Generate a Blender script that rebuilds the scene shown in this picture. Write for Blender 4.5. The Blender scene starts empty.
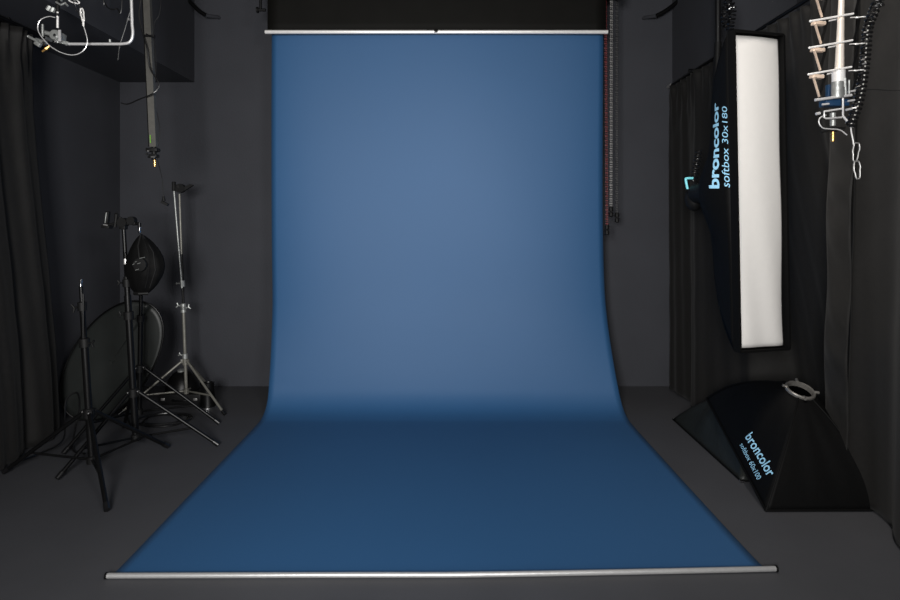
import bpy, bmesh, math, random
from mathutils import Vector, Matrix
from mathutils.bvhtree import BVHTree
random.seed(7)
C = bpy.context.scene.collection
PI = math.pi
H = 1.46          # camera height
F = 600.0         # focal length in pixels, horizon on row 224
V = Vector

def at(px, py, d):
    return V(((px-450)*d/F, d, H+(224-py)*d/F))
def on_floor(px, py):
    d = H*F/(py-224.0)
    return V(((px-450)*d/F, d, 0))

# ------------------------------------------------------------- materials
def mat(name, col, rough=.6, metal=0., spec=.5, noise=None, bump=None, sheen=0., emit=None, trans=None, var=.12, coat=0.):
    m = bpy.data.materials.new(name); m.use_nodes = True
    nt = m.node_tree; b = nt.nodes['Principled BSDF']
    b.inputs['Base Color'].default_value = (*col, 1)
    b.inputs['Roughness'].default_value = rough
    b.inputs['Metallic'].default_value = metal
    b.inputs['Specular IOR Level'].default_value = spec
    if sheen:
        b.inputs['Sheen Weight'].default_value = sheen
        b.inputs['Sheen Roughness'].default_value = .5
    if coat:
        b.inputs['Coat Weight'].default_value = coat
    tc = nt.nodes.new('ShaderNodeTexCoord')
    if noise:
        n = nt.nodes.new('ShaderNodeTexNoise'); n.inputs['Scale'].default_value = noise
        n.inputs['Detail'].default_value = 5
        nt.links.new(tc.outputs['Object'], n.inputs['Vector'])
        r = nt.nodes.new('ShaderNodeValToRGB')
        r.color_ramp.elements[0].position = .3; r.color_ramp.elements[1].position = .7
        r.color_ramp.elements[0].color = (*[c*(1-var) for c in col], 1)
        r.color_ramp.elements[1].color = (*[c*(1+var) for c in col], 1)
        nt.links.new(n.outputs['Fac'], r.inputs['Fac'])
        nt.links.new(r.outputs['Color'], b.inputs['Base Color'])
    if bump:
        sc, st = bump
        n2 = nt.nodes.new('ShaderNodeTexNoise'); n2.inputs['Scale'].default_value = sc
        n2.inputs['Detail'].default_value = 4
        nt.links.new(tc.outputs['Object'], n2.inputs['Vector'])
        bp = nt.nodes.new('ShaderNodeBump'); bp.inputs['Strength'].default_value = st
        bp.inputs['Distance'].default_value = .01
        nt.links.new(n2.outputs['Fac'], bp.inputs['Height'])
        nt.links.new(bp.outputs['Normal'], b.inputs['Normal'])
    if trans:
        b.inputs['Transmission Weight'].default_value = trans
    return m

M = {}
M['wall'] = mat('dark_grey_paint', (.0395,.041,.048), .8, spec=.25, noise=3, bump=(60,.12), var=.05)
M['floor'] = mat('grey_floor_coating', (.060,.0605,.066), .55, spec=.3, noise=2.2, bump=(30,.06), var=.07)
M['ceil'] = mat('ceiling_black_paint', (.02,.02,.022), .85, noise=4)
M['blue'] = mat('blue_paper', (.0183,.0855,.208), .66, spec=.61, noise=1.5, bump=(9,.015), var=.015)
M['blackpaper'] = mat('black_paper', (.0045,.0043,.0036), .7, spec=.12, noise=6, bump=(5,.05))
M['curtain'] = mat('black_molton_cloth', (.0094,.0089,.0084), .66, spec=.24, noise=40, bump=(14,.10), sheen=.03, var=.12)
M['nylon'] = mat('black_nylon', (.0032,.0032,.0033), .62, spec=.08, noise=60, bump=(16,.15), var=.1)
M['nylongreen'] = mat('greenish_black_nylon', (.013,.0148,.0135), .5, spec=.3, noise=30, bump=(10,.3))
M['white'] = mat('white_diffuser_cloth', (.62,.605,.585), .8, spec=.2, noise=30, bump=(8,.15), var=.01)
M['alu'] = mat('brushed_aluminium', (.62,.61,.60), .38, metal=.85, noise=60, var=.06)
M['satin'] = mat('satin_nickel', (.92,.90,.88), .30, metal=.35, noise=50, var=.05)
M['chrome'] = mat('chrome', (.85,.85,.86), .16, metal=1, noise=40, var=.03)
M['cast'] = mat('cast_grey_metal', (.33,.34,.33), .45, metal=.6, noise=40, bump=(50,.2))
M['brass'] = mat('brass', (.95,.55,.18), .25, metal=.9, noise=30, var=.08)
M['black'] = mat('black_enamel', (.0035,.0035,.0037), .36, spec=.22, noise=30)
M['blackmat'] = mat('black_plastic', (.006,.006,.0062), .55, spec=.2, noise=30)
M['olive'] = mat('grey_olive_tube', (.17,.165,.145), .42, metal=.3, noise=30)
M['greytube'] = mat('grey_square_tube', (.085,.082,.074), .5, metal=.3, noise=25)
M['beige'] = mat('beige_metal', (.72,.56,.44), .4, metal=.3, noise=30)
M['tubewhite'] = mat('warm_white_polished_tube', (1.0,.90,.80), .30, metal=.45, noise=30, var=.02)
M['cyan'] = mat('light_blue_print', (.36,.70,.95), .55, noise=20, var=.03)
M['teal'] = mat('teal_plastic', (.22,.72,.80), .4, noise=20, var=.05)
M['bluecast'] = mat('blue_painted_metal', (.007,.03,.075), .4, noise=20)
M['red'] = mat('dark_red_plastic', (.10,.007,.010), .5, noise=30)
M['greychain'] = mat('grey_plastic', (.17,.165,.16), .45, noise=30)
M['darkchain'] = mat('dark_grey_plastic', (.03,.03,.032), .45, noise=30)
M['coil'] = mat('glossy_black_cable', (.006,.006,.0065), .22, spec=.9, noise=30)
M['hembar'] = mat('dull_aluminium', (.47,.47,.47), .36, metal=.55, noise=60, var=.04)
M['nickel'] = mat('brushed_nickel', (.68,.67,.67), .34, metal=.5, noise=60, var=.04)
M['ringmetal'] = mat('worn_steel', (.36,.345,.32), .28, metal=.75, noise=60, bump=(40,.2))
M['cable'] = mat('black_rubber', (.006,.006,.0065), .35, spec=.5, noise=30)
M['silvercloth'] = mat('grey_reflector_cloth', (.016,.018,.0172), .45, spec=.3, noise=6, bump=(4,.15))
M['green'] = mat('green_sticker', (.12,.3,.03), .5, noise=20)
M['inside'] = mat('silver_lining', (.25,.25,.26), .4, metal=.7, noise=20)

# ------------------------------------------------------------- mesh builder
def smooth_path(pts, n=8):
    pts = [V(p) for p in pts]
    if len(pts) < 3: return pts
    out = []
    P = [pts[0]*2-pts[1]]+pts+[pts[-1]*2-pts[-2]]
    for i in range(1, len(P)-2):
        a,b,c,d = P[i-1],P[i],P[i+1],P[i+2]
        for k in range(n):
            t = k/n
            out.append(.5*((2*b)+(c-a)*t+(2*a-5*b+4*c-d)*t*t+(3*b-a-3*c+d)*t**3))
    out.append(pts[-1])
    return out

class MB:
    def __init__(s): s.v=[]; s.f=[]
    def add(s, vs, fs):
        o=len(s.v); s.v += [V(v) for v in vs]; s.f += [tuple(i+o for i in f) for f in fs]; return s
    def box(s, c, size, R=None, bev=.0):
        x,y,z=[q/2 for q in size]; bm=bmesh.new()
        bmesh.ops.create_cube(bm,size=1)
        for v in bm.verts: v.co=V((v.co.x*2*x,v.co.y*2*y,v.co.z*2*z))
        if bev: bmesh.ops.bevel(bm,geom=bm.edges[:],offset=bev,segments=2,affect='EDGES',profile=.5)
        bm.verts.index_update()
        vs=[(R@v.co if R else v.co.copy())+V(c) for v in bm.verts]
        fs=[tuple(v.index for v in f.verts) for f in bm.faces]; bm.free()
        return s.add(vs,fs)
    def tube(s, pts, r, n=10, cap=True, closed=False):
        pts=[V(p) for p in pts]; N=len(pts)
        rs=r if isinstance(r,(list,tuple)) else [r]*N
        vs=[];fs=[]
        t0=(pts[1]-pts[0]).normalized()
        up=V((0,0,1)) if abs(t0.z)<.9 else V((1,0,0))
        nx=t0.cross(up).normalized()
        for i,p in enumerate(pts):
            if closed: t=pts[(i+1)%N]-pts[(i-1)%N]
            else: t=(pts[min(i+1,N-1)]-pts[max(i-1,0)])
            if t.length<1e-9: t=t0.copy()
            t.normalize()
            nx=(nx-t*nx.dot(t))
            if nx.length<1e-6: nx=t.orthogonal()
            nx.normalize(); ny=t.cross(nx)
            for k in range(n):
                a=2*PI*k/n; vs.append(p+(nx*math.cos(a)+ny*math.sin(a))*rs[i])
        M_=N if closed else N-1
        for i in range(M_):
            j=(i+1)%N
            for k in range(n):
                l=(k+1)%n; fs.append((i*n+k,i*n+l,j*n+l,j*n+k))
        if cap and not closed:
            fs.append(tuple(range(n-1,-1,-1))); fs.append(tuple((N-1)*n+k for k in range(n)))
        return s.add(vs,fs)
    def sq(s, a, b, w, h, up=(0,1,0)):       # rectangular bar from a to b
        a=V(a);b=V(b);t=(b-a).normalized();u=V(up);x=t.cross(u).normalized();y=x.cross(t)
        vs=[]
        for p in (a,b):
            for sx,sy in ((-1,-1),(1,-1),(1,1),(-1,1)): vs.append(p+x*sx*w/2+y*sy*h/2)
        return s.add(vs,[(3,2,1,0),(4,5,6,7),(0,1,5,4),(1,2,6,5),(2,3,7,6),(3,0,4,7)])
    def lathe(s, c, axis, prof, n=24, cap=False):   # prof: (distance along axis, radius)
        ax=V(axis).normalized(); x=ax.orthogonal().normalized(); y=ax.cross(x); c=V(c)
        vs=[];fs=[]
        for (h,r) in prof:
            for k in range(n):
                a=2*PI*k/n; vs.append(c+ax*h+(x*math.cos(a)+y*math.sin(a))*max(r,1e-4))
        for i in range(len(prof)-1):
            for k in range(n):
                l=(k+1)%n; fs.append((i*n+k,i*n+l,(i+1)*n+l,(i+1)*n+k))
        if cap:
            fs.append(tuple(range(n-1,-1,-1))); fs.append(tuple((len(prof)-1)*n+k for k in range(n)))
        return s.add(vs,fs)
    def ball(s, c, r, sub=1, sc=(1,1,1)):
        bm=bmesh.new(); bmesh.ops.create_icosphere(bm,subdivisions=sub,radius=r); bm.verts.index_update()
        vs=[V((v.co.x*sc[0],v.co.y*sc[1],v.co.z*sc[2]))+V(c) for v in bm.verts]
        fs=[tuple(v.index for v in f.verts) for f in bm.faces]; bm.free()
        return s.add(vs,fs)
    def grid(s, fn, nu, nv):
        vs=[fn(i/nu,j/nv) for j in range(nv+1) for i in range(nu+1)]
        w=nu+1
        fs=[(j*w+i,j*w+i+1,(j+1)*w+i+1,(j+1)*w+i) for j in range(nv) for i in range(nu)]
        return s.add(vs,fs)
    def bvh(s): return BVHTree.FromPolygons([tuple(v) for v in s.v], s.f)

ORG = {}
def obj(name, mb, m, parent=None, smooth=True, solid=0, label=None, normals=True):
    org = ORG[parent.name] if parent else V((0,0,0))
    if not parent:                                  # a mesh of its own: origin at its base
        xs=[v.x for v in mb.v]; ys=[v.y for v in mb.v]; zs=[v.z for v in mb.v]
        org=V(((min(xs)+max(xs))/2,(min(ys)+max(ys))/2,min(zs)))
    me=bpy.data.meshes.new(name)
    me.from_pydata([tuple(v-org) for v in mb.v],[],mb.f)
    me.materials.append(M[m] if isinstance(m,str) else m)
    if normals:
        bm=bmesh.new(); bm.from_mesh(me); bmesh.ops.recalc_face_normals(bm,faces=bm.faces); bm.to_mesh(me); bm.free()
    if smooth:
        for p in me.polygons: p.use_smooth=True
        try: me.set_sharp_from_angle(angle=math.radians(38))
        except Exception: pass
    o=bpy.data.objects.new(name,me); C.objects.link(o)
    if parent: o.parent=parent
    else: o.location=org
    ORG[o.name]=org
    if solid:
        md=o.modifiers.new('thickness','SOLIDIFY'); md.thickness=solid; md.offset=0
    if label: o['label']=label
    return o
def tag(o,label,cat,group=None,kind=None):
    if label: o['label']=label
    if cat: o['category']=cat
    if group: o['group']=group
    if kind: o['kind']=kind
    return o
def thing(name,label,cat,loc,group=None):
    o=bpy.data.objects.new(name,None); o.empty_display_size=.05; C.objects.link(o)
    o.location=loc; ORG[o.name]=V(loc)
    return tag(o,label,cat,group)
def struct(name,mb,m):
    o=obj(name,mb,m,smooth=False); o['kind']='structure'; return o

# ------------------------------------------------------------- the room
ZC=3.62; YB=5.40; YF=-3.0; XL=-2.97; XR=2.6; XP=2.0; YP=4.5
def slab(x0,x1,y0,y1,z0,z1): return MB().box(((x0+x1)/2,(y0+y1)/2,(z0+z1)/2),(x1-x0,y1-y0,z1-z0))
struct('floor', slab(XL-.1,XR+.1,YF-.1,YB+.1,-.1,0),'floor')
struct('ceiling', slab(XL-.1,XR+.1,YF-.1,YB+.1,ZC,ZC+.1),'ceil')
struct('wall_back', slab(XL-.1,XR+.1,YB,YB+.1,0,ZC),'wall')
struct('wall_left', slab(XL-.1,XL,YF,YB,0,ZC),'wall')
struct('wall_right', slab(XR,XR+.1,YF,YB,0,ZC),'wall')
struct('wall_front', slab(XL,XR,YF-.1,YF,0,ZC),'wall')
struct('trim_1', slab(XP,XR,YP,YB,0,ZC),'wall')             # boxed out corner on the right
struct('trim_2', slab(XL,-2.30,YF,YB,2.735,ZC),'wall')      # bulkhead under the ceiling on the left

# ------------------------------------------------------------- backdrops
rows=[ # depth, z, centre x, width
 (4.88,3.42,-.10,2.72),(4.88,2.6,-.103,2.72),(4.885,1.8,-.105,2.72),(4.88,1.3,-.102,2.72),(4.868,.95,-.095,2.72),(4.84,.72,-.086,2.72),(4.80,.54,-.076,2.72),
 (4.745,.36,-.064,2.72),(4.69,.22,-.054,2.72),(4.635,.12,-.046,2.72),(4.56,.052,-.042,2.72),(4.46,.016,-.040,2.72),(4.33,.005,-.040,2.72),(4.0,.004,-.04,2.72),
 (3.4,.004,-.04,2.72),(2.9,.004,-.038,2.72),(2.58,.006,-.036,2.72),(2.488,.012,-.034,2.72)]
def row(t):
    x=t*(len(rows)-1); i=min(int(x),len(rows)-2); f=x-i
    g=lambda k: rows[max(0,min(len(rows)-1,k))]
    a,b,c,d=g(i-1),g(i),g(i+1),g(i+2)
    return [.5*((2*b[q])+(c[q]-a[q])*f+(2*a[q]-5*b[q]+4*c[q]-d[q])*f*f+(3*b[q]-a[q]-3*c[q]+d[q])*f**3) for q in range(4)]
def paperfn(u,v):
    d,z,c,w=row(v); s=2*u-1
    vert=max(0,min(1,(z-.2)/.6))
    # the hanging part bows a little: its edges curl back
    d+= vert*(.045*abs(s)**7 + .006*math.sin(5*s+1.5*z))
    z2=max(z,.004)
    yaw=-.026*s*max(0,min(1,(4.2-d)/1.6))*-1
    return V((c+s*w/2, d+(1-vert)*yaw, z2))
pt=thing('photo_backdrop','blue seamless paper backdrop sweeping from the wall down across the floor','backdrop',(-.04,3.7,0))
obj('paper',MB().grid(paperfn,60,136),'blue',pt,solid=.001,normals=True)
obj('roll',MB().tube([(-1.52,4.96,3.42),(1.32,4.96,3.42)],.078,28),'blue',pt)
bar=[]
for i in range(25):
    u=i/24; x=-1.41+u*2.776
    bar.append((x, 2.468+.006*math.sin(u*PI)+.05*max(0,(u-.5)/.5)**1.3, .0135))
bm_=obj('hem_bar',MB().tube(bar,.0110,14),'hembar',pt,label='silver tube holding down the front edge')
obj('end_cap',MB().tube([(-1.417,2.468,.0135),(-1.409,2.468,.0135)],.0135,14),'black',bm_)
obj('end_cap',MB().tube([(1.365,2.518,.0135),(1.373,2.518,.0135)],.0135,14),'black',bm_)

bp=thing('black_backdrop_roll','black paper backdrop rolled up above the blue one, silver bar along its hem','backdrop',(-.09,4.80,2.98))
zb=1.46+(224-32)/600*4.80
obj('paper',MB().grid(lambda u,v:V((-1.46+u*2.71+.0*v,4.80+.006*math.sin(u*9),zb+v*.45)),30,6),'blackpaper',bp,solid=.001)
obj('roll',MB().tube([(-1.50,4.74,3.46),(1.30,4.74,3.46)],.07,24),'blackpaper',bp)
hb=obj('hem_bar',MB().tube([(-1.478,4.80,zb),(1.262,4.80,zb)],.0155,14),'satin',bp,label='silver tube along the lower edge')
obj('clip',MB().box((-.112,4.784,zb+.003),(.03,.01,.02),bev=.002),'black',hb)
# brackets which hold the rolls
for sx,x0 in ((-1,-1.54),(1,1.34)):
    t=thing('roll_bracket','black bracket with knob at the %s end of the backdrop rolls'%('left' if sx<0 else 'right'),'bracket',(x0,5.1,3.3))
    xb=x0+(.025 if sx<0 else .02)
    m=MB(); m.box((xb,5.365,3.38),(.05,.06,.36),bev=.005); m.box((xb,5.05,3.40),(.03,.70,.05),bev=.005)
    m.box((xb,4.80,3.34),(.03,.05,.14),bev=.004)
    obj('arm',m,'black',t)
    kz=3.172 if sx<0 else 3.27
    m=MB(); m.tube([(xb,4.80,kz),(xb,4.80,3.34)],.011,10)
    m.tube([(xb-.03,4.80,kz),(xb+.04,4.80,kz)],.012,10)
    m.lathe((xb-.036,4.80,kz),(1,0,0),[(0,.012),(.004,.024),(.018,.024),(.022,.012)],14,True)
    obj('knob',m,'blackmat',t)
# chain loops that drive the rolls
def chain(label,px0,px1,ytop,ybot,d,m,gap=.012,wname=True,bead=.0075):
    a=at(px0,ytop,d); b=at(px1,ybot,d)
    t=thing('drive_chain',label,'chain',(b.x,b.y,b.z),None)
    mb=MB(); L=a.z+.3-b.z; n=int(L/.0185)
    for s in (-1,1):
        for i in range(n+1):
            f=i/n; p=V((a.x+(b.x-a.x)*f+s*gap/2,d+s*.004,a.z+.3-L*f))
            if i%2: mb.box(p,(bead*1.5,bead*.7,.013),bev=.001)
            else: mb.box(p,(bead*.8,bead*1.5,.013),bev=.001)
    obj('links',mb,m,t)
    w=MB(); w.lathe((b.x,d,b.z+.012),(0,0,-1),[(0,.006),(.006,.016),(.035,.018),(.04,.010),(.046,.010),(.05,.018),(.078,.018),(.086,.006)],14,True)
    obj('weight',w,'blackmat',t)
    return t
chain('dark red chain hanging along the right edge of the blue backdrop',605.2,607.0,0,226,4.83,'red',.013)
chain('pale grey chain hanging between the red chain and the black chain',611.5,611.0,0,208,4.86,'greychain',.014)
chain('blackish chain hanging outermost to the right of the blue backdrop',617,617,0,214,4.95,'darkchain',.012)

# ------------------------------------------------------------- curtains
def lerp_path(path,u):
    # path: list of (x,y), uniform by arclength
    L=[0]
    for a,b in zip(path,path[1:]): L.append(L[-1]+math.dist(a,b))
    s=u*L[-1]
    for i in range(len(path)-1):
        if s<=L[i+1] or i==len(path)-2:
            f=(s-L[i])/(L[i+1]-L[i]); a,b=path[i],path[i+1]
            return V((a[0]+(b[0]-a[0])*f,a[1]+(b[1]-a[1])*f,0))
def smooth2(path): return [(p.x,p.y) for p in smooth_path([(x,y,0) for x,y in path],6)]
def curtain_mb(top,bot,ztop,zbot,amp,waves,seed,nu=160,nv=60,wr=.004):
    top=smooth2(top);bot=smooth2(bot); rnd=random.Random(seed); ph=[rnd.uniform(0,6.28) for _ in range(8)]
    def fn(u,v):
        a=lerp_path(top,u);b=lerp_path(bot,u); g=v*v*(3-2*v)
        p=a.lerp(b,.25*v+.75*g)
        z=ztop+( (zbot(u) if callable(zbot) else zbot)-ztop)*v
        e=.02; a2=lerp_path(top,min(1,u+e));a1=lerp_path(top,max(0,u-e)); t=(a2-a1).normalized(); n=V((t.y,-t.x,0))
        w=2*PI*waves*u
        f=math.sin(w+ph[0]+.5*math.sin(v*2+ph[1]))+.5*math.sin(1.7*w+ph[2]+v)+.3*math.sin(3.3*w+ph[3]-v*1.5)
        f*=amp*(.55+.45*v)
        f+=amp*.9*math.exp(-v*16)*math.sin(w*5.1+ph[4]) + .004*math.exp(-v*5)*math.sin(60*v+w*2)
        f+=wr*math.sin(37*u*waves/6+19*v+ph[5]+2*math.sin(9*v+ph[6]))
        return p+n*f+V((0,0,z))
    return MB().grid(fn,nu,nv)
rod_z=2.663
t=thing('right_curtain_rod','thin curtain rod with pale tip running along the right wall above the black drapes','curtain rod',(1.95,3.6,rod_z))
obj('rod',MB().tube([(1.95,5.28,rod_z+.022),(1.95,1.6,rod_z+.022)],.011,12),'black',t)
obj('tip',MB().tube([(1.95,5.37,rod_z+.022),(1.95,5.28,rod_z+.022)],.0135,12),'alu',t,label='pale metal tip')
for y in (4.9,3.3,1.9):
    x1=XP if y>YP else XR
    obj('wall_bracket',MB().tube([(1.95,y,rod_z+.02),(1.95,y,rod_z+.06),(x1,y,rod_z+.06)],.006,8),'black',t)
c1=curtain_mb([(1.94,5.28),(1.94,4.6),(1.95,3.8),(1.95,2.87)],
              [(1.94,5.24),(1.935,4.9),(1.93,4.72),(1.945,4.48),(2.12,4.18),(2.42,4.0),(2.45,3.5),(2.36,3.2),(2.28,3.12)],
              rod_z,.02,.020,4.5,3,wr=.002)
tag(obj('curtain',c1,'curtain',solid=.003),'black drape behind the two softboxes, spanning from the back corner to the overlapping hem','curtain')
c2=curtain_mb([(1.92,2.82),(1.92,2.5),(1.92,2.0),(1.91,1.6)],
              [(2.10,3.15),(2.13,3.0),(2.03,2.71),(1.95,2.4),(1.9,1.7)],
              rod_z-.01,.015,.012,2.2,11,nu=90,nv=70,wr=.002)
cc=obj('curtain',c2,'curtain',solid=.003)
tag(cc,'nearest black drape at the right edge with a puckered vertical hem','curtain')
# the puckered hem strip, a doubled band of cloth down the edge of the near panel
def strip(u,v):
    a=V((1.905,2.80,rod_z-.02)); b=V((2.085,3.14,.03)); g=v*v*(3-2*v); p=a.lerp(b,.25*v+.75*g); p.z=a.z+(b.z-a.z)*v
    q=p+V((.0,.19,0))*u
    puck=.010*math.sin(v*58+2.5*u+1.2*math.sin(v*17))*math.sin(PI*u)+.006*math.sin(v*23+1)
    return q+V((-.016*math.sin(PI*u)-.010+puck*1.0,0,0))
obj('hem',MB().grid(strip,12,150),'curtain',cc,solid=.003)

# left curtain
lz=2.69
t=thing('left_curtain_rod','short visible end of the black curtain rod in the upper left','curtain rod',(-2.72,3,lz))
obj('rod',MB().tube([(-2.72,4.02,lz+.022),(-2.72,1.6,lz+.022)],.011,12),'black',t)
obj('tip',MB().tube([(-2.72,4.09,lz+.022),(-2.72,4.02,lz+.022)],.0125,12),'cast',t)
for y in (3.7,2.2): obj('hanger',MB().tube([(-2.72,y,lz+.022),(-2.72,y,2.745)],.006,8),'black',t)
c3=curtain_mb([(-2.72,1.7),(-2.72,2.6),(-2.72,3.3),(-2.72,3.90)],
              [(-2.66,1.7),(-2.67,2.7),(-2.66,3.5),(-2.72,4.20)],
              lz,.015,.028,6,5,wr=.002)
tag(obj('curtain',c3,'curtain',solid=.003),'black drape hanging along the left wall','curtain')

# ------------------------------------------------------------- softboxes
def softbox_panels(base, ringc, ring_axis, ringr, bow, nu=16, nv=18, wr=.004, seed=1, power=1.0):
    """base: four corners in order; returns list of MB (one per side) that bow out between base and speed ring"""
    rnd=random.Random(seed); cen=sum(base,V((0,0,0)))/4
    ax=V(ring_axis).normalized()
    def ringpt(dirv):
        d=dirv-ax*dirv.dot(ax); return ringc+d.normalized()*ringr
    out=[]
    for k in range(4):
        A=base[k];B=base[(k+1)%4]
        nrm=((A+B)/2-cen); nrm=(nrm-ax*nrm.dot(ax)).normalized()
        ph=[rnd.uniform(0,6) for _ in range(3)]
        def fn(u,v,A=A,B=B,nrm=nrm,ph=ph):
            b=A.lerp(B,u)
            RA=ringpt(A-cen);RB=ringpt(B-cen)
            a0=RA.lerp(RB,u); r=ringpt(a0-ringc)
            p=b.lerp(r,v)
            od=(b-cen).normalized()
            up=(ringc-cen).normalized()
            bw=4*v*(1-v)*bow
            p=p+od*bw*.8+up*bw*.55
            # cloth sags slightly between the rods and wrinkles along the pull
            sag=math.sin(PI*u)*math.sin(PI*min(1,v*1.05))*.012
            p=p-nrm*sag+nrm*wr*math.sin(u*19+ph[0]+5*v)*math.sin(PI*u)*math.sin(PI*v)
            return p
        out.append(MB().grid(fn,nu,nv))
    return out
def cam_hit(bvh,px,py):
    o=V((0,0,H)); d=(at(px,py,1)-o).normalized()
    h=bvh.ray_cast(o,d)
    if h[0] is None:
        print('MISS',px,py); print('row hits',[x for x in range(600,900,2) if bvh.ray_cast(o,(at(x,py,1)-o).normalized())[0]]); return o+d*3.4
    return h[0]
def text_mesh(txt,shear=0.,bold=0.):
    cu=bpy.data.curves.new('t','FONT'); cu.body=txt; cu.size=1; cu.shear=shear; cu.offset=bold; cu.resolution_u=4
    o=bpy.data.objects.new('t',cu); C.objects.link(o); bpy.context.view_layer.update()
    dg=bpy.context.evaluated_depsgraph_get(); me=bpy.data.meshes.new_from_object(o.evaluated_get(dg))
    vs=[v.co.copy() for v in me.vertices]; fs=[tuple(p.vertices) for p in me.polygons]
    bpy.data.objects.remove(o); bpy.data.meshes.remove(me); bpy.data.curves.remove(cu)
    return vs,fs
def print_text(name,txt,bvh,s,e,up,parent,shear=0.,bold=0.,cap=.73,toward=None):
    """lettering lying on a cloth panel: s,e baseline ends, up = top of first letter (3D points on the panel)"""
    vs,fs=text_mesh(txt,shear,bold)
    x0=min(v.x for v in vs);x1=max(v.x for v in vs)
    e1=(e-s)/(x1-x0); e2=(up-s)/cap
    n=e1.cross(e2).normalized()
    if n.dot(V((0,0,H))-s)<0: n=-n
    # split long edges so letters can follow the cloth
    bm=bmesh.new(); bv=[bm.verts.new(v) for v in vs]
    for f in fs:
        try: bm.faces.new([bv[i] for i in f])
        except ValueError: pass
    bmesh.ops.triangulate(bm,faces=bm.faces[:])
    for _ in range(2):
        ed=[q for q in bm.edges if q.calc_length()>.18]
        if ed: bmesh.ops.subdivide_edges(bm,edges=ed,cuts=1)
    bmesh.ops.triangulate(bm,faces=bm.faces[:])
    mb=MB(); bm.verts.index_update(); out=[]
    for v in bm.verts:
        p=s+e1*(v.co.x-x0)+e2*v.co.y
        h=bvh.ray_cast(p+n*.15,-n,.4)
        q=(h[0] if h[0] else p)+n*.003
        out.append(q)
    mb.add(out,[tuple(v.index for v in f.verts) for f in bm.faces]); bm.free()
    return obj(name,mb,'cyan',parent,smooth=False,normals=False)

# --- hanging strip softbox
Fc=V((1.697,3.305,1.637)); n_=V((.25,-.968,0)).normalized(); u_=V((.968,.25,0)).normalized(); w_=V((-.019,0,1)).normalized()
hw,hh=.161,.868
sb=thing('strip_softbox','tall narrow black strip softbox with white front, hanging at the right','softbox',(1.77,3.5,.72))
corn=[Fc-u_*hw+w_*hh, Fc-u_*hw-w_*hh, Fc+u_*hw-w_*hh, Fc+u_*hw+w_*hh]
Rc=Fc-n_*.41+u_*.05+V((0,0,.02))
# base corners slightly behind the lip
base=[c-n_*.02 for c in corn]
pan=softbox_panels(base,Rc,n_,.075,.105,nu=30,nv=16,wr=.004,seed=4)
left_bvh=pan[0].bvh()
panels=[]
for p in pan: panels.append(obj('side_panel',p,'nylon',sb,solid=.002))
m=MB()
for a,b in zip(corn,corn[1:]+corn[:1]):
    m.sq(a+n_*.010,b+n_*.010,.012,.05,up=n_)
obj('front_lip',m,'nylon',sb)
def facefn(u,v):
    b=1-.04*0
    x=(2*u-1)*.151; z=(2*v-1)*.851
    edge=max(abs(2*u-1)**6,abs(2*v-1)**30)
    wave=.006*math.sin(z*3.1+1)*abs(2*u-1)
    dep=.012*math.cos((2*u-1)*PI/2)+.005*math.sin(9*u+6*v)*(1-v)**2-.02*edge*.3
    # hem of the cloth wavers a little
    x+=.004*math.sin(z*7+ (3 if u>.5 else 0))*abs(2*u-1)
    return Fc+u_*(x+wave*.5)+w_*z+n_*(dep+.006)
obj('diffuser',MB().grid(facefn,24,80),'white',sb,solid=.002,label='white translucent front cloth')
obj('speed_ring',MB().lathe(Rc,n_,[(-.02,.078),(-.02,.086),(.02,.086),(.02,.078),(-.02,.078)],28),'cast',sb)
for k,(u,v) in enumerate(((.70,.10),(.36,.12),(.08,.06))):
    pass
print_text('logo_print','broncolor',left_bvh,cam_hit(left_bvh,719.5,188.5),cam_hit(left_bvh,718.5,101.5),cam_hit(left_bvh,709.2,188.5),panels[0],bold=.032)
print_text('size_print','softbox 30x180',left_bvh,cam_hit(left_bvh,730.3,187.5),cam_hit(left_bvh,727.3,105.5),cam_hit(left_bvh,721.8,187.5),panels[0],shear=.22,bold=.0)
# lamp head behind it, pipe which carries it
lh=thing('flash_unit','black flash head with pale teal handle plugged into the back of the hanging softbox','lamp',(1.63,4.05,1.6))
a=-n_
Hc=V((1.642,4.02,1.665))
body=MB().lathe(Rc+a*.005,(Hc-Rc).normalized(),[(0,.045),(.0,.07),(.05,.072),(.06,.064),(.25,.066),(.27,.058),(.275,.0)],28)
obj('housing',body,'blackmat',lh)
hd=smooth_path([at(687.6,189,4.02),at(685.8,180,4.02),at(686.8,178.4,4.02),at(693,178.2,4.02)],5)
obj('handle',MB().tube(hd,.0085,10),'teal',lh)
m=MB(); m.ball(at(694,199,4.06),.062,2,(1,1,1.35)); obj('grip',m,'blackmat',lh)
m=MB(); cp=[]
for i in range(140):
    f=i/139; c=at(699,150,4.04).lerp(at(693,182,4.04),f); an=f*2*PI*8
    cp.append(c+V((.021*math.cos(an),.021*math.sin(an),0)))
m.tube(cp,.005,6); obj('coiled_cord',m,'cable',lh)
pp=thing('hanging_pipe','black pipe coming down from the ceiling to the flash head behind the strip softbox','pipe',(1.80,4.08,1.75))
obj('pipe',MB().tube([(1.80,4.03,ZC),(1.80,4.03,2.66)],.020,14),'cable',pp)
obj('lower_sleeve',MB().tube([(1.80,4.03,2.68),(1.795,4.035,2.45),(1.78,4.04,1.86)],[.024,.024,.022],14),'blackmat',pp)
m=MB(); m.tube(smooth_path([(1.78,4.04,1.88),(1.76,4.04,1.80),(1.70,4.03,1.735)],5),.014,10); obj('yoke',m,'blackmat',pp)
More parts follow.
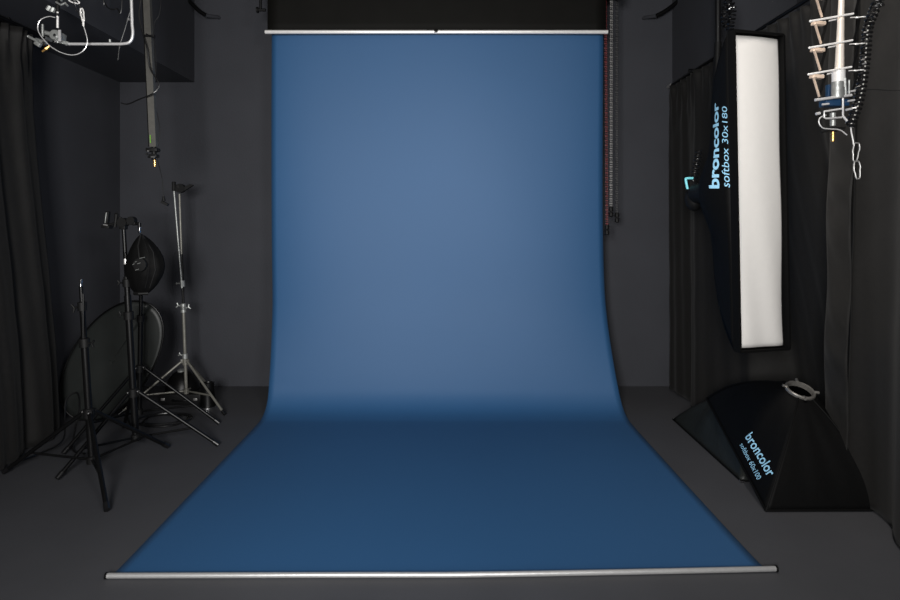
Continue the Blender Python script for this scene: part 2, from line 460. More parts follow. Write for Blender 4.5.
# coiled cable bundle near its top
m=MB(); cp=[]
ctrl=smooth_path([at(724,-60,3.85),at(726,-10,3.85),at(731,12,3.85),at(729,28,3.85),at(724,20,3.85),at(727,2,3.85),at(733,8,3.82),at(731,26,3.82),at(731,36,3.8)],8)
def coil(path,r,pitch,wr,dens=10):
    # helix around a path
    out=[];L=0
    pts=path
    for i in range(len(pts)-1):
        a,b=pts[i],pts[i+1]; t=(b-a); l=t.length
        if l<1e-6: continue
        t.normalize(); x=t.orthogonal().normalized() if False else (V((0,1,0))-t*t.y).normalized(); y=t.cross(x)
        n=max(1,int(l/pitch*dens))
        for k in range(n):
            f=k/n; an=2*PI*(L+l*f)/pitch
            out.append(a.lerp(b,f)+x*math.cos(an)*r+y*math.sin(an)*r)
        L+=l
    return out
c=coil([V((ctrl[0].x,ctrl[0].y,ZC))]+ctrl,.017,.024,.005,9)
tag(obj('coiled_cable',MB().tube(c,.0052,5),'coil'),'bunched black coiled cable beside the ceiling pipe above the strip softbox','cable')

# --- floor softboxes
A=V((1.60,3.04,.004)); Cc=V((2.165,3.045,.004)); B=V((1.70,3.98,.30)); D=V((2.25,3.99,.30))
ring=at(800,391,3.36)
fs_=thing('floor_softbox','black pyramid softbox standing face down on the floor, metal ring on top','softbox',(1.93,3.45,0))
cen=(A+B+Cc+D)/4; axis=(ring-cen).normalized()
order=[B,A,Cc,D]
pan=softbox_panels(order,ring,axis,.072,.060,nu=24,nv=20,wr=.003,seed=8)
pl=[obj('side_panel',p,'nylon',fs_,solid=.002) for p in pan]
lb=pan[0].bvh()
m=MB()
for a,b in zip(order,order[1:]+order[:1]): m.tube([a+V((0,0,.004)),b+V((0,0,.004))],.006,8)
obj('hem_piping',m,'nylon',fs_)
m=MB()
for k,c in enumerate(order):   # seams on the rods
    pts=[pan[k].v[j*25+0]+axis*.001 for j in range(21)]
    m.tube(pts,.0042,6)
obj('seam',m,'nylon',fs_)
rg=obj('speed_ring',MB().lathe(ring,axis,[(-.012,.062),(-.012,.074),(.0,.079),(.010,.078),(.015,.073),(.012,.064),(-.012,.062)],36),'ringmetal',fs_)
m=MB()
x_=axis.orthogonal().normalized(); y_=axis.cross(x_)
for k in range(4):
    an=2*PI*k/4+.5; dd=x_*math.cos(an)+y_*math.sin(an)
    obj('rod_socket',MB().tube([ring+dd*.07+axis*.012,ring+dd*.094+axis*.014],.008,8),'ringmetal',rg)
def P_(px,py):
    h=cam_hit(lb,px,py)
    return h
print_text('logo_print','broncolor',lb,P_(745.6,437.5),P_(768.2,477.5),P_(753.0,431.6),pl[0],bold=.012)
print_text('size_print','softbox 60x100',lb,P_(740.2,445.2),P_(757.6,480.2),P_(744.0,442.2),pl[0])

A2=V((1.645,3.39,.004)); B2=V((1.66,4.47,.004)); C2=V((2.20,3.42,.004)); D2=V((1.90,4.40,.004))
fr=thing('collapsed_softbox','greenish black softbox lying face down, mostly covered by the one with the ring on top','softbox',(1.9,3.9,0))
r2=V((1.90,3.86,.36))
order2=[B2,A2,C2,D2]
pan2=softbox_panels(order2,r2,V((0,0,1)),.07,.035,nu=24,nv=16,wr=.009,seed=2)
for p in pan2: obj('side_panel',p,'nylongreen',fr,solid=.002)
m=MB()
for a,b in zip(order2,order2[1:]+order2[:1]): m.tube([a+V((0,0,.003)),b+V((0,0,.003))],.005,8)
m2=MB().tube([V((1.635,3.385,.012)),V((1.66,3.385,.012))],.006,8)
obj('hem_piping',m,'nylon',fr); obj('rod_tip',m2,'chrome',fr)

# ------------------------------------------------------------- light stands
def axis_pt(b,t,z): return b+(t-b)*((z-b.z)/(t.z-b.z))
def light_stand(name,label,base,top,feet,zc,zl,secs,mt,legr=.0115,knobs=(),bracef=.68,foot=True,leg_mats=None,spig='chrome',group=None):
    b=V((base[0],base[1],0)); t=V(top)
    root=thing(name,label,'light stand',(b.x,b.y,0),group)
    for (z0,z1,r,nm,mm) in secs:
        obj(nm,MB().tube([axis_pt(b,t,z0),axis_pt(b,t,z1)],r,16),mm or mt,root)
    hub=axis_pt(b,t,zc); low=axis_pt(b,t,zl)
    r0=secs[0][2]
    h=MB().lathe(hub,(t-b),[(-.03,r0),(-.03,r0+.010),(.02,r0+.010),(.026,r0)],18)
    for f in feet:
        dd=(V((f[0],f[1],0))-b).normalized(); h.box(hub+dd*(r0+.012),(.022,.022,.03),Matrix.Rotation(math.atan2(dd.y,dd.x),3,'Z'),.002)
    obj('leg_collar',h,'blackmat' if mt!='olive' else 'olive',root)
    l=MB().lathe(low,(t-b),[(-.022,r0),(-.022,r0+.008),(.016,r0+.008),(.02,r0)],18)
    obj('brace_collar',l,'blackmat' if mt!='olive' else 'olive',root)
    for i,f in enumerate(feet):
        fp=V((f[0],f[1],legr+.004)); dd=(V((f[0],f[1],0))-b).normalized()
        s=hub+dd*(r0+.012)
        lg=obj('leg',MB().tube([s,fp],legr,12),mt,root)
        e=(fp-s).normalized()
        if foot: obj('rubber_foot',MB().tube([fp-e*.035,fp+e*.004],legr+.003,12),'cable',lg)
        j=s.lerp(fp,bracef)
        m=MB().tube([low+dd*(r0+.006),j],.0072,8); m.ball(j,.010,1); m.ball(low+dd*(r0+.006),.010,1)
        obj('brace',m,mt,root)
        obj('rivet',MB().ball(s+V((0,-.012,.006)),.0055,1),'alu',lg)
    for (z,r,side,ln) in knobs:
        p=axis_pt(b,t,z); 
        k=MB().lathe(p,(t-b),[(-.028,r),(-.026,r+.009),(.022,r+.009),(.026,r)],16)
        col=obj('collar',k,'blackmat' if mt!='olive' else 'cast',root)
        d=V(side).normalized()
        kk=MB().tube([p,p+d*(r+.03)],.006,8)
        tt=V((d.z,0,-d.x)) if abs(d.x)+abs(d.z)>.01 else V((0,0,1))
        kk.tube([p+d*(r+.03)-tt*ln+d*.012,p+d*(r+.03),p+d*(r+.03)+tt*ln+d*.012],.0065,8)
        obj('knob',kk,'blackmat' if mt!='olive' else 'cast',col)
    return root,b,t
# front low stand
r,b,t=light_stand('light_stand','short black light stand nearest the left drape, bare spigot on top',(-2.065,3.47),(-2.135,3.47,1.105),
    [(-1.735,3.035),(-2.60,3.50),(-1.835,3.90)],.37,.10,
    [(.075,.78,.020,'lower_tube',None),(.72,.99,.0155,'middle_tube',None),(.95,1.10,.011,'upper_tube',None)],'black',.0125,
    [(.985,.0155,(-1,0,-.25),.022),(.775,.020,(1,-.2,-.1),.02)])
obj('spigot',MB().lathe(t,(0,0,1),[(-.01,.008),(.0,.008),(.012,.006),(.02,.0085),(.034,.0085),(.038,.0)],12),'chrome',r)
obj('side_rod',MB().tube([(-2.112,3.455,.76),(-2.112,3.455,1.06)],.006,8),'black',r)
# tall black stand with clamp head
r,b,t=light_stand('light_stand','tall black light stand carrying a clamp head and the hanging black pouch',(-2.025,3.876),(-2.11,3.876,1.47),
    [(-1.52,3.93),(-2.23,3.41),(-2.33,4.29)],.375,.085,
    [(.06,1.00,.021,'lower_tube',None),(.72,1.10,.017,'middle_tube',None),(1.05,1.28,.0125,'upper_tube',None),(1.24,1.47,.0125,'top_tube',None)],'black',.0120,
    [(1.08,.017,(-1,0,0),.014),(.87,.021,(-1,0,.1),.018)])
obj('chrome_band',MB().tube([axis_pt(b,t,1.085),axis_pt(b,t,1.12)],.0185,14),'blackmat',r)
obj('chrome_band',MB().tube([axis_pt(b,t,1.20),axis_pt(b,t,1.235)],.0145,14),'alu',r)
hd=t
m=MB(); m.lathe(hd+V((0,0,0)),(0,1,0),[(-.025,.0),(-.025,.03),(.025,.03),(.025,.0)],18); m.box(hd+V((0,0,-.02)),(.04,.04,.05),bev=.004)
m.lathe(hd+V((.055,0,.012)),(0,1,0),[(-.02,.0),(-.02,.026),(.02,.026),(.02,0)],18)
m.box(hd+V((.03,0,-.0)),(.10,.025,.03),bev=.004)
ch=obj('clamp_head',m,'blackmat',r)
m=MB(); m.tube([hd+V((.06,0,-.01)),hd+V((.104,0,-.008))],.010,10); m.tube([hd+V((.104,0,-.002)),hd+V((.104,0,-.03))],.010,10)
obj('arm',m,'black',ch)
m=MB(); m.tube([hd+V((-.02,0,0)),hd+V((-.12,0,-.02))],.009,10); m.box(hd+V((-.105,0,-.028)),(.05,.05,.018),Matrix.Rotation(.15,3,'Y'),.003)
m.box(hd+V((-.104,0,.030)),(.024,.03,.085),Matrix.Rotation(.12,3,'Y'),.005); m.tube([hd+V((-.055,0,-.03)),hd+V((-.045,0,.05))],.010,10); m.ball(hd+V((-.045,0,.05)),.014,1)
m.tube([hd+V((-.03,0,.0)),hd+V((-.02,0,.035))],.010,10)
obj('jaw',m,'blackmat',ch)
obj('plate',MB().box(hd+V((-.10,-.027,-.016)),(.028,.004,.006),Matrix.Rotation(.15,3,'Y')),'alu',ch)
obj('lever',MB().box(hd+V((-.104,-.018,.030)),(.006,.006,.07),Matrix.Rotation(.12,3,'Y'),.002),'cast',ch)
hk=hd+V((.104,0,-.03))
m=MB(); m.lathe(hk,(0,0,-1),[(0,.0),(0,.009),(.008,.011),(.012,.006),(.02,.006),(.024,.011),(.034,.009),(.04,.004),(.046,.0)],14)
obj('hook',m,'chrome',ch)
# pouch
ph=hk+V((0,0,-.046))
pc=V((-2.005,3.90,0))
def pouch(u,v):
    an=2*PI*u
    prof=[(0,.004),(.05,.035),(.13,.065),(.25,.098),(.40,.125),(.55,.134),(.70,.125),(.84,.100),(.93,.075),(1,.045)]
    for i in range(len(prof)-1):
        if v<=prof[i+1][0] or i==len(prof)-2:
            f=(v-prof[i][0])/(prof[i+1][0]-prof[i][0]); f=min(1,max(0,f)); rr=prof[i][1]+(prof[i+1][1]-prof[i][1])*f; break
    rr*=1+.05*math.sin(5*an+3*v)+.03*math.sin(9*an)
    z=ph.z-.385*v
    x=ph.x+(.0+.012*math.sin(PI*v))+rr*math.cos(an)*(.98 if math.cos(an)>0 else .80)
    return V((x,3.90+rr*math.sin(an)*.55,z))
pg=thing('hanging_pouch','black teardrop shaped pouch with small buckles hanging from the clamp arm','bag',(ph.x,3.9,ph.z-.39))
obj('fabric',MB().grid(pouch,40,26),'nylon',pg)
m=MB(); m.tube([pouch(.75,.02)+V((0,-.004,0)),pouch(.74,.2)+V((0,-.006,0)),pouch(.77,.45)+V((0,-.006,0))],.007,8)
for s in (.9,.84): m.tube([pouch(s,.02)+V((0,-.004,0)),pouch(s,.3)+V((.004,-.004,0)),pouch(s,.6)+V((.002,-.004,0)),pouch(s,.9)+V((0,-.004,0))],.004,6)
obj('strap',m,'blackmat',pg)
m=MB(); bc=pouch(.78,.50)+V((0,-.012,0))
m.lathe(bc,(0,-1,0),[(0,.045),(.012,.042),(.014,.02)],12,True)
obj('buckle_pad',m,'blackmat',pg)
for (dx,dz,l) in ((-.02,.02,.012),(.02,.045,.035),(.0,.01,.02),(-.012,-.03,.022),(-.034,.005,.012)):
    obj('buckle',MB().tube([bc+V((dx-l/2,-.016,dz-.004)),bc+V((dx+l/2,-.016,dz+.003))],.0022,6),'cast',pg)
obj('bottom_band',MB().tube([pouch(.58,.99)+V((0,0,-.002)),pouch(.75,.99)+V((0,-.004,-.002)),pouch(.95,.99)+V((0,0,-.002))],.012,10),'blackmat',pg)
# thin black stand behind
r,b,t=light_stand('light_stand','thin black light stand half hidden behind the tall one with the clamp head',(-2.225,4.295),(-2.21,4.295,1.10),
    [(-1.68,4.36),(-2.44,3.79),(-2.56,4.73)],.43,.12,
    [(.10,.80,.017,'lower_tube',None),(.75,1.10,.0125,'upper_tube',None)],'black',.0115,
    [(.785,.017,(-1,-.4,0),.016)])
# grey olive stand
r,b,t=light_stand('light_stand','slim grey olive light stand standing closest to the back wall',(-2.105,4.80),(-2.165,4.80,1.72),
    [(-1.715,4.565),(-2.52,4.57),(-2.10,5.27)],.365,.125,
    [(.11,.80,.0125,'lower_tube',None),(.78,1.22,.0095,'middle_tube','black'),(1.0,1.70,.0085,'upper_tube','olive')],'olive',.0095,
    [(.80,.013,(-1,0,.2),.018),(.78,.013,(1,0,.4),.02),(.40,.0125,(-1,0,.4),.012),(.985,.0095,(-1,0,0),.004)],bracef=.66)
bt=V((-2.20,4.78,1.74))
obj('boom_arm',MB().tube([bt,V((-2.135,4.78,.95))],.0070,10),'cast',r,label='thin bright tube leaning against the upper section')
m=MB(); m.box(bt+V((0,0,.02)),(.022,.03,.075),bev=.004); m.lathe(t+V((.01,0,.025)),(0,1,0),[(-.02,0),(-.02,.036),(.02,.036),(.02,0)],18)
m.box((bt+t)/2+V((0,0,.03)),(.05,.02,.03),bev=.003)
m.add([t+V((.02,-.015,-.01)),t+V((.02,.015,-.01)),t+V((.115,.012,.05)),t+V((.115,-.012,.05)),t+V((.09,-.012,.058)),t+V((.09,.012,.058)),t+V((.03,.015,.03)),t+V((.03,-.015,.03))],
  [(0,1,2,3),(3,2,5,4),(4,5,6,7),(7,6,1,0),(0,3,4,7),(1,6,5,2)])
obj('clamp_head',m,'blackmat',r)

# reflector disc leaning against the left corner
ec=at(112,361,4.45)
ex=V((.56,.02,.83)).normalized(); 
nn=V((.15,-.96,.16)); nn=(nn-ex*nn.dot(ex)).normalized(); ey=nn.cross(ex)
ea,eb=.50,.29
rf=thing('reflector_disc','large oval grey reflector with black rim leaning behind the light stands','reflector',(ec.x,ec.y,.02))
def disc(u,v):
    an=2*PI*u; rr=v
    return ec+ex*ea*rr*math.cos(an)+ey*eb*rr*math.sin(an)+nn*(.012*math.sin(3*an)*rr*rr)
obj('cloth',MB().grid(disc,64,12),'silvercloth',rf,solid=.002)
obj('rim',MB().tube([disc(i/64,1) for i in range(64)],.0075,8,closed=True),'black',rf)

# gear on the floor behind the stands
g=on_floor(180,416)
t=thing('beauty_dish','black round reflector bowl resting on the flat case behind the grey olive stand','lamp reflector',(-2.11,4.95,.10))
bc=V((-2.205,4.95,.098))
obj('bowl',MB().lathe(bc,(0,-.15,1),[(0,.135),(.012,.135),(.05,.125),(.10,.10),(.14,.065),(.155,.03),(.16,0)],32),'black',t)
obj('cap',MB().lathe(bc+V((0,-.024,.155)),(0,-.15,1),[(0,.03),(.012,.03),(.016,0)],16),'cast',t)
t=thing('equipment_case','low flat black case on the floor under the grey olive stand','case',(-2.08,5.0,0))
obj('shell',MB().box((-2.17,4.93,.05),(.34,.24,.09),bev=.012),'blackmat',t)
obj('handle',MB().tube(smooth_path([(-2.22,4.81,.05),(-2.21,4.785,.05),(-2.11,4.785,.05),(-2.10,4.81,.05)],4),.007,8),'black',t)
obj('latch',MB().box((-2.30,4.806,.055),(.03,.008,.02),bev=.001),'alu',t)
obj('latch',MB().box((-2.04,4.806,.055),(.03,.008,.02),bev=.001),'alu',t)
p=on_floor(207,411)
t=thing('snoot','small black metal cone with a shiny rim standing on the floor','lamp attachment',(p.x-.02,4.72,0))
sc_=V((-1.905,4.68,.002)); sc_=V(((208-450)*4.77/600,4.77,.0))
obj('cone',MB().lathe(sc_,(0,0,1),[(.012,.066),(.03,.062),(.07,.055),(.19,.046),(.2,.046),(.2,.038),(.19,.036)],28),'black',t)
obj('rim',MB().lathe(sc_,(0,0,1),[(.002,.060),(.002,.070),(.016,.070),(.018,.063)],28),'chrome',t,label='shiny rim')
# cable loops on the floor
def floor_loop(c,rx,ry,n,seed,r=.005):
    rnd=random.Random(seed); pts=[]
    for i in range(n*20):
        an=2*PI*i/20; f=i/(n*20)
        pts.append(V((c[0]+rx*(1+.15*math.sin(2.3*an*.31+seed))*math.cos(an)+.03*math.sin(an*.37),c[1]+ry*(1+.1*math.cos(an*.21))*math.sin(an),.008+.012*f*2+.004*math.sin(3*an))))
    return MB().tube(pts,r,6)
tag(obj('power_cable',floor_loop((-2.12,4.42),.17,.14,4,1),'cable'),'loose black cable coiled on the floor between the stand legs','cable')
def snake(pts,r,n=6,m='cable'): return MB().tube(smooth_path([V(p) for p in pts],8),r,n)
tag(obj('power_cable',snake([(-2.60,3.62,.03),(-2.58,3.75,.02),(-2.52,3.9,.05),(-2.6,4.05,.15),(-2.62,4.10,.26),(-2.56,4.12,.30),(-2.50,4.05,.22),(-2.47,3.95,.10),(-2.42,3.85,.012),(-2.30,3.78,.012)],.006),'cable'),'black cable looping up from the floor beside the left drape','cable')
# ------------------------------------------------------------- ceiling rigs, left
d1=3.3
t=thing('lamp_hanger','bent silver tube hanging from the ceiling with a metal clamp at its end','lamp hanger',at(60,44,d1))
pts=[at(130.6,0,d1)]; top=pts[0].copy(); top.z=2.735+.0; 
X=at(132.5,30,d1)
path=[V((at(131,0,d1).x,d1,ZC)),at(131.4,0,d1),at(132.2,25,d1),at(132.8,33,d1),at(131.6,39.5,d1),at(128,43,d1),at(121,44,d1),at(66,44,d1)]
pp=[path[0],path[1],path[2]]+[p for p in smooth_path(path[2:7],6)][1:]+[path[7]]
obj('tube',MB().tube(pp,.0078,12),'nickel',t)
obj('stop_pin',MB().tube([at(110,42.5,d1),at(110,39.5,d1)],.006,8),'cast',t)
obj('stop_pin',MB().tube([at(129,19.5,d1-.012),at(127.6,19.0,d1-.012)],.006,8),'alu',t)
cb=at(59,37,d1)
m=MB(); m.box(at(60,38,d1),(.042,.05,.052),Matrix.Rotation(.12,3,'Y'),.006); m.box(at(65,43,d1),(.05,.03,.018),Matrix.Rotation(.2,3,'Y'),.003)
m.lathe(at(54,34.5,d1-.03),(0,1,0),[(0,0),(0,.026),(.005,.029),(.06,.029),(.06,0)],22)
m.tube([at(54,35,d1),at(43,32,d1)],.012,10)
cl=obj('clamp',m,'cast',t)
obj('bolt',MB().lathe(at(54.5,35,d1-.042),(0,1,0),[(0,0),(0,.009),(.012,.009)],6),'chrome',cl)
obj('bracket_plate',MB().sq(at(59.6,30,d1-.04),at(60,41.5,d1-.04),.013,.006),'nickel',cl)
obj('bolt',MB().ball(at(56,41.6,d1-.035),.012,1),'chrome',cl)
m=MB(); m.tube([at(42.6,36.5,d1-.02),at(42.6,25,d1-.02)],.0068,10); m.ball(at(42.6,25,d1-.02),.0075,1)
obj('lever',m,'cast',cl)
m=MB(); m.tube([at(28.5,36.5,d1-.03),at(37,41,d1-.03)],.0075,10); m.ball(at(28.5,36.5,d1-.03),.009,1); m.box(at(38,44,d1-.02),(.035,.02,.022),Matrix.Rotation(.6,3,'Y'),.003)
m.tube([at(36,40,d1),at(46,43,d1)],.013,10)
obj('knob',m,'cast',cl)
obj('bolt',MB().tube([at(43,42,d1-.04),at(44.6,44.6,d1-.04)],.006,8),'chrome',cl)
m=MB(); m.tube([at(42.3,51.5,d1-.03),at(46,49,d1-.03)],.006,10); m.tube([at(46,49,d1-.03),at(49.5,46,d1-.03)],[.010,.006],8)
obj('spigot',m,'brass',cl,label='brass coloured stud')
m=MB(); m.tube([V((at(58,0,d1).x,d1,ZC)),at(58,-4,d1)],.013,12); m.tube([at(58,-6,d1),at(57.6,13,d1)],.011,12); obj('drop_rod',m,'blackmat',t)
obj('drop_rod',MB().tube([at(57.6,12,d1-.01),at(57.6,28,d1-.01)],.0062,12),'satin',t)
obj('nut',MB().tube([at(57.6,13.5,d1-.01),at(57.6,16.5,d1-.01)],.0095,8),'chrome',t)
obj('handle_teeth',MB().tube([at(48,10.5,d1),at(50.5,6.5,d1)],.015,8).tube([at(52,12,d1),at(54,8,d1)],.013,8),'cast',t)
m=MB()
for a,b in (((56,2),(61,5)),((61,5),(66,2.5)),((62,1),(58,-3)),((65,3),(68,6))): m.tube([at(a[0],a[1],d1-.03),at(b[0],b[1],d1-.03)],.005,8)
obj('linkage',m,'cast',t)
# safety wire + carabiners
t=thing('safety_wire','thin steel safety wire loop with snap hooks round the ceiling clamp at upper left','safety cable',at(60,55,d1-.06))
loop=[at(x,y,d1-.06) for x,y in ((83,24),(85.5,32),(87.3,40),(86,47),(81,52.5),(73,55),(64,53.5),(56,50),(49,45),(42.5,38),(38.3,31),(38,25),(40.5,20),(45,17.5),(50,16.5),(55,17.5))]
obj('wire',MB().tube(smooth_path(loop,5),.0026,6),'nickel',t)
def hook(c,ang,L=.075,w=.022,r=.0038):
    c=V(c); pts=[]
    for i in range(24):
        a=2*PI*i/24; x=w/2*math.cos(a)*(1 if math.sin(a)>0 else .75); z=L/2*math.sin(a)
        z=max(-L/2,min(L/2,z*1.25)); 
        pts.append(V((x*math.cos(ang)-z*math.sin(ang),0,x*math.sin(ang)+z*math.cos(ang)))+c)
    return MB().tube(pts,r,8,closed=True)
obj('snap_hook',hook(at(79,9,d1-.06),.45,.10,.024,.0042),'chrome',t)
obj('snap_hook',hook(at(82.5,15,d1-.065),.15,.07,.018,.0036),'satin',t)
obj('ferrule',MB().tube([at(83.5,19,d1-.06),at(83.4,26,d1-.06)],.0055,8),'satin',t)
obj('shackle',hook(at(74,1,d1-.06),1.2,.06,.02,.0038),'satin',t)
obj('upper_wire',snake([at(74,0,d1-.06),at(73,-25,d1-.04),(at(70,0,d1).x,d1,ZC)],.0028),'satin',t)

# grey square drop tube
d2=3.75
t=thing('drop_tube','grey square tube hanging from the ceiling in front of the left bulkhead','hanging tube',at(154,150,d2))
obj('tube',MB().sq((at(142.0,0,d2).x,d2,ZC),at(153.6,147,d2),.043,.03),'greytube',t,smooth=False)
obj('edge_strip',MB().sq((at(138.3,0,d2).x,d2-.002,ZC),at(149.9,147,d2-.002),.006,.026),'black',t,smooth=False)
obj('sticker',MB().sq(at(150.2,135,d2-.021),at(150.6,143,d2-.021),.006,.003),'green',t,smooth=False)
m=MB(); m.box(at(153,150,d2),(.07,.05,.022),bev=.004); m.box(at(154,156,d2),(.05,.045,.02),bev=.004); m.tube([at(146.5,150.5,d2),at(160,150.5,d2)],.007,8); m.tube([at(148,157,d2),at(159,157,d2)],.006,8)
m.tube([at(154,146,d2),at(154,160,d2)],.014,12); m.ball(at(147,154,d2-.02),.008,1)
cl=obj('clamp',m,'blackmat',t)
obj('screw',MB().tube([at(147.4,151,d2-.03),at(149,151,d2-.03)],.004,8),'alu',cl)
obj('screw',MB().tube([at(151,157,d2-.03),at(155,157,d2-.03)],.003,8),'alu',cl)
obj('spigot',MB().tube([at(154.6,159.5,d2),at(154.8,166.5,d2)],.0085,12),'brass',cl,label='brass coloured stud')
m=MB(); m.box(at(150,36,d2-.02),(.06,.02,.012),bev=.002); m.tube([at(146,34,d2-.03),at(155,38,d2-.03)],.004,8)
obj('cable_tie',m,'blackmat',t)
# cables about it
tag(obj('hanging_cable',snake([(at(150,0,d2).x-.03,d2-.02,ZC),at(141,-10,d2-.03),at(139,15,d2-.04),at(143,34,d2-.04),at(147,48,d2-.05),at(150,68,d2-.05),at(157,80,d2-.05),at(159,87,d2-.05),at(152,94,d2-.06),at(140,99,d2-.03),at(128,104,d2),at(121,103,d2)],.0042),'cable'),'black cable winding round the grey drop tube','cable')
tag(obj('hanging_cable',snake([(at(133,0,d2).x,d2+.03,ZC),at(133,-10,d2+.02),at(127,22,d2+.02),at(120,45,d2+.02),at(118,60,d2+.02)],.0035),'cable'),'thin black cable dangling beside the bent silver tube','cable')
tag(obj('hanging_cable',snake([(at(110,0,d2).x,d2,ZC),at(104,-8,d2),at(105,3,d2),at(110,9,d2),at(117,8.5,d2),at(122,2,d2),(at(124,0,d2).x,d2,ZC)],.0045),'cable'),'slack black cable loop under the ceiling left of the bent silver tube','cable')
t=thing('plug_cable','thin grey cable with a small black plug dangling below the drop tube','cable',at(164,204,d2))
obj('cord',snake([(at(158,0,d2).x,d2+.025,ZC),at(161,0,d2+.02),at(154,26,d2+.022),at(156,60,d2+.024),at(155,100,d2+.03),at(160,130,d2+.02),at(157,155,d2+.02),at(162,178,d2),at(163.6,200,d2)],.0022),'blackmat',t)
m=MB(); m.tube([at(163.6,196,d2),at(163.8,201,d2)],[.006,.012],10); m.sq(at(161.6,201.6,d2),at(168,205,d2),.015,.02)
obj('plug',m,'blackmat',t)

# dark ceiling struts to the left and right of the rolls
for sx,(a,b,nm) in ((-1,((181,-6),(206,15.5),'left')),(1,((688,-6),(656,16.0),'right'))):
    d=5.28
    t=thing('ceiling_strut','black tube end dipping into view on the back wall, %s of the backdrop rolls'%nm,'strut',at(b[0],b[1],d))
    pa=at(a[0],a[1],d); pb=at(b[0],b[1],d); pc_=V((pa.x+sx*.25,d-.1,ZC))
    obj('tube',MB().tube(smooth_path([pc_,pa,pb.lerp(pa,.35)+V((0,0,-.012)),pb],6),[.02]*19 if False else .018,12),'black',t)
    obj('wall_foot',MB().tube([pb,V((pb.x-sx*.07,YB-.02,pb.z+.02)),V((pb.x-sx*.07,YB,pb.z+.02))],.016,12),'wall',t)

# ------------------------------------------------------------- pantograph hoist, right
d3=2.40
K=F/d3
pt_=thing('pantograph_hoist','extending lamp hoist with pale crossbars and bright centre tube, hanging at upper right','lamp hoist',at(832,110,d3))
def q(px,py,dd=0): return at(px,py,d3+dd)
lev=[(-0.5,18.0),(0,18.0),]
ys=[99-27*0]
step=27.2
def rung(y,xs,first=False):
    mb=MB().tube([q(xs,y+2.6,-.03),q(xs+43,y-5.0,-.03)],.0040,10); mb.ball(q(xs,y+2.6,-.03),.0055,1); return mb
n=0
for i in range(-9,3):
    y=18.6+26.6*i; xs=810.5-.9*i
    bar_=obj('crossbar',rung(y,xs),'satin',pt_)
    if i>=-1:
        m=MB().tube([q(xs+10,y+4,.06),q(xs+27,y+.6,.06)],.0033,8)
        obj('back_bar',m,'satin',bar_)
        m=MB(); m.ball(q(xs+47,y-1.2,.03),.0075,1,(1.3,.7,.6)); m.ball(q(xs+53,y-1.8,.03),.0065,1,(1.5,.7,.5)); m.tube([q(xs+40,y-1.0,.03),q(xs+55,y-1.9,.03)],.0022,6)
        obj('pivot_bolt',m,'satin',bar_)
        m=MB().box(q(xs+8,y+5,-.005),(.046,.03,.014),Matrix.Rotation(.1,3,'Y'),.003); obj('joint_block',m,'beige',bar_)
    # diagonal arms in the two lattice planes
    m=MB().sq(q(xs+4.5,y+5,-.02),q(xs+10.5,y+25,.02),.0085,.004)
    obj('diagonal_arm',m,'beige',pt_)
    m=MB().sq(q(xs+17,y+1,.05),q(xs+10,y+27,.05),.010,.004)
    obj('diagonal_arm',m,'black',pt_)
    m=MB().sq(q(xs+49,y+1,.03),q(xs+42,y+27,.05),.008,.004)
    obj('diagonal_arm',m,'black',pt_)
cb_=MB().tube([V((at(840,0,d3).x,d3,ZC)),q(841.5,0),q(839,82)],[.009,.0105,.0175],20)
obj('centre_tube',cb_,'tubewhite',pt_,label='bright warm white tube')
obj('glass_sleeve',MB().tube([q(838.5,70),q(838.5,88)],.024,20),'satin',pt_)
# lower carriage
m=MB(); m.box(q(834,103.5,.02),(.096,.05,.028),bev=.005); m.box(q(828,91,.03),(.012,.02,.05),bev=.003)
cg=obj('carriage',m,'bluecast',pt_,label='blue painted block at the lower end')
m=MB()
m.tube([q(815,100,-.03),q(851.5,95,-.03)],.0055,10)
m.tube([q(848,92,-.01),q(855,90.5,-.01)],.0042,8); m.tube([q(848,101,-.01),q(854.5,100,-.01)],.0042,8); m.tube([q(846,110,-.01),q(852,108.5,-.01)],.0048,8)
m.tube([q(816,114,-.03),q(820,113,-.03)],.0055,8); m.tube([q(822,104.5,-.035),q(829,103.8,-.035)],.004,8)
obj('cross_pin',m,'nickel',cg)
m=MB(); m.tube([q(843,98,-.04),q(843,116.5,-.04),q(841,117.5,-.04),q(826,118.5,-.04),q(824.2,117.5,-.04),q(824,111.5,-.04),q(843,108.5,-.04)],.0038,10)
m.tube([q(843,116,-.04),q(847,121,-.04)],.0045,8)
obj('wire_bracket',m,'nickel',cg)
m=MB(); m.tube([q(837.5,82,-.02),q(837.5,98,-.02)],.022,16); m.tube([q(845,78,-.02),q(845.5,95,-.02)],.005,8); m.tube([q(849,80,-.02),q(849,94,-.02)],.004,8)
obj('spring_drum',m,'cast',cg)
m=MB(); m.tube([q(833,113,0),q(833,126,0)],.0105,14); obj('stem',m,'cast',cg)
m=MB(); m.box(q(833,129,0),(.055,.04,.012),bev=.003); m.tube([q(821,132,-.01),q(845,128,-.01)],.0045,8); m.tube([q(833,127,0),q(833,132,0)],.013,12)
obj('clamp',m,'blackmat',cg)
obj('spigot',MB().tube([q(833,132),q(832.8,141.5)],.0068,12),'brass',cg,label='brass coloured stud')
m=MB(); m.tube(smooth_path([q(826,115,-.02),q(820,118,-.02),q(819,123,-.02),q(823,128,-.02),q(831,129,-.02),q(840,130,-.02),q(847,135,-.02)],5),.0024,8)
obj('wire_loop',m,'nickel',cg)
# coiled cable by the hoist
cpath=smooth_path([V((at(880,0,d3).x,d3+.05,ZC)),q(879,-25,.05),q(876,4,.05),q(868,28,.05),q(865,60,.05),q(861,88,.05),q(856,110,.05),q(849,127,.05)],8)
cc_=coil(cpath,.0155,.0185,.005,9)
cb=tag(obj('coiled_cable',MB().tube(cc_,.0058,6),'coil'),'long black spiral cable hanging to the right of the bright lamp hoist','cable')
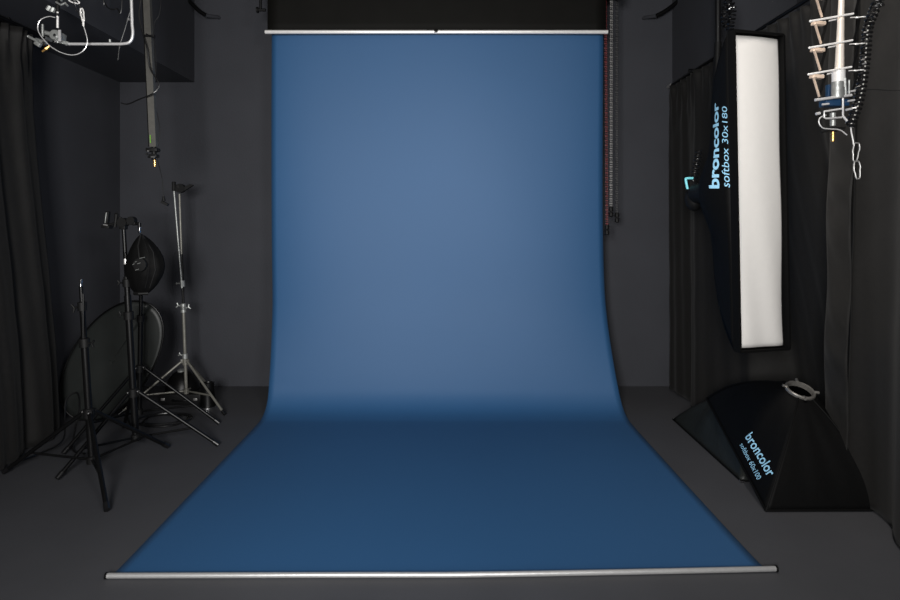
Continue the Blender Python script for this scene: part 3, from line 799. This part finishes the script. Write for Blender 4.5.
# hanging snap hooks
t=thing('snap_hook_pair','two steel snap hooks dangling below the spiral cable in front of the drape','snap hook',at(857,178,d3+.06))
obj('wire',MB().tube(smooth_path([V((at(880,0,d3).x,d3+.09,ZC)),q(878,-20,.09),q(868,28,.09),q(864,80,.09),q(856,112,.09),q(851,126,.07),q(853,140,.06),q(854,146,.06)],5),.0028,6),'satin',t)
obj('snap_hook',hook(q(856,152,.06),-.12,.075,.028,.0027),'alu',t)
obj('snap_hook',hook(q(857.3,170,.06),0.08,.072,.028,.0030),'alu',t)
# thin cable across to the right
tag(obj('thin_cable',snake([q(861,91,.06),q(872,89.5,.03),(1.80,2.35,1.99),(1.80,2.1,2.02),(1.82,1.7,2.05)],.0022),'blackmat'),'thin black cord running right from the spiral cable across the nearest drape','cable')

# ------------------------------------------------------------- light
def area(name,loc,target,size,power,col=(1,1,1),spread=PI,sy=None):
    l=bpy.data.lights.new(name,'AREA'); l.energy=power; l.color=col; l.shape='RECTANGLE'; l.size=size; l.size_y=sy or size; l.spread=spread
    o=bpy.data.objects.new(name,l); C.objects.link(o); o.location=loc
    o.rotation_euler=(V(target)-V(loc)).to_track_quat('-Z','Y').to_euler(); return o
area('studio_light',(-.5,-.9,1.68),(0.0,4.9,1.75),.9,118,(1,.985,.965),math.radians(110))
area('overhead_fill',(.2,1.2,3.5),(.3,3.5,0),1.2,13,(1,.98,.96))  # added fill from above, lifts side walls and floor; no actual fixture
area('drape_fill',(.95,2.45,3.45),(1.97,2.8,1.75),.5,9,(1,.94,.87),math.radians(85))  # added lamp that brightens the upper right drape; no actual fixture
area('left_wall_fill',(1.3,-.9,2.2),(-2.6,4.0,1.4),.7,12,(1,.99,.98),math.radians(75))  # invented fill behind the camera, raises the left wall and left drape
w=bpy.data.worlds.new('World'); bpy.context.scene.world=w; w.use_nodes=True
w.node_tree.nodes['Background'].inputs[0].default_value=(.5,.52,.56,1); w.node_tree.nodes['Background'].inputs[1].default_value=.02

# ------------------------------------------------------------- camera
cd=bpy.data.cameras.new('camera'); cam=bpy.data.objects.new('camera',cd); C.objects.link(cam)
cam.location=(0,0,H); cam.rotation_euler=(PI/2,0,0)
cd.sensor_fit='HORIZONTAL'; cd.sensor_width=36; cd.lens=24.0; cd.shift_y=-76/900; cd.clip_start=.05
s=bpy.context.scene; s.camera=cam
s.view_settings.view_transform='Standard'; s.view_settings.look='None'; s.view_settings.gamma=1; s.view_settings.exposure=0
s.view_settings.use_curve_mapping=False
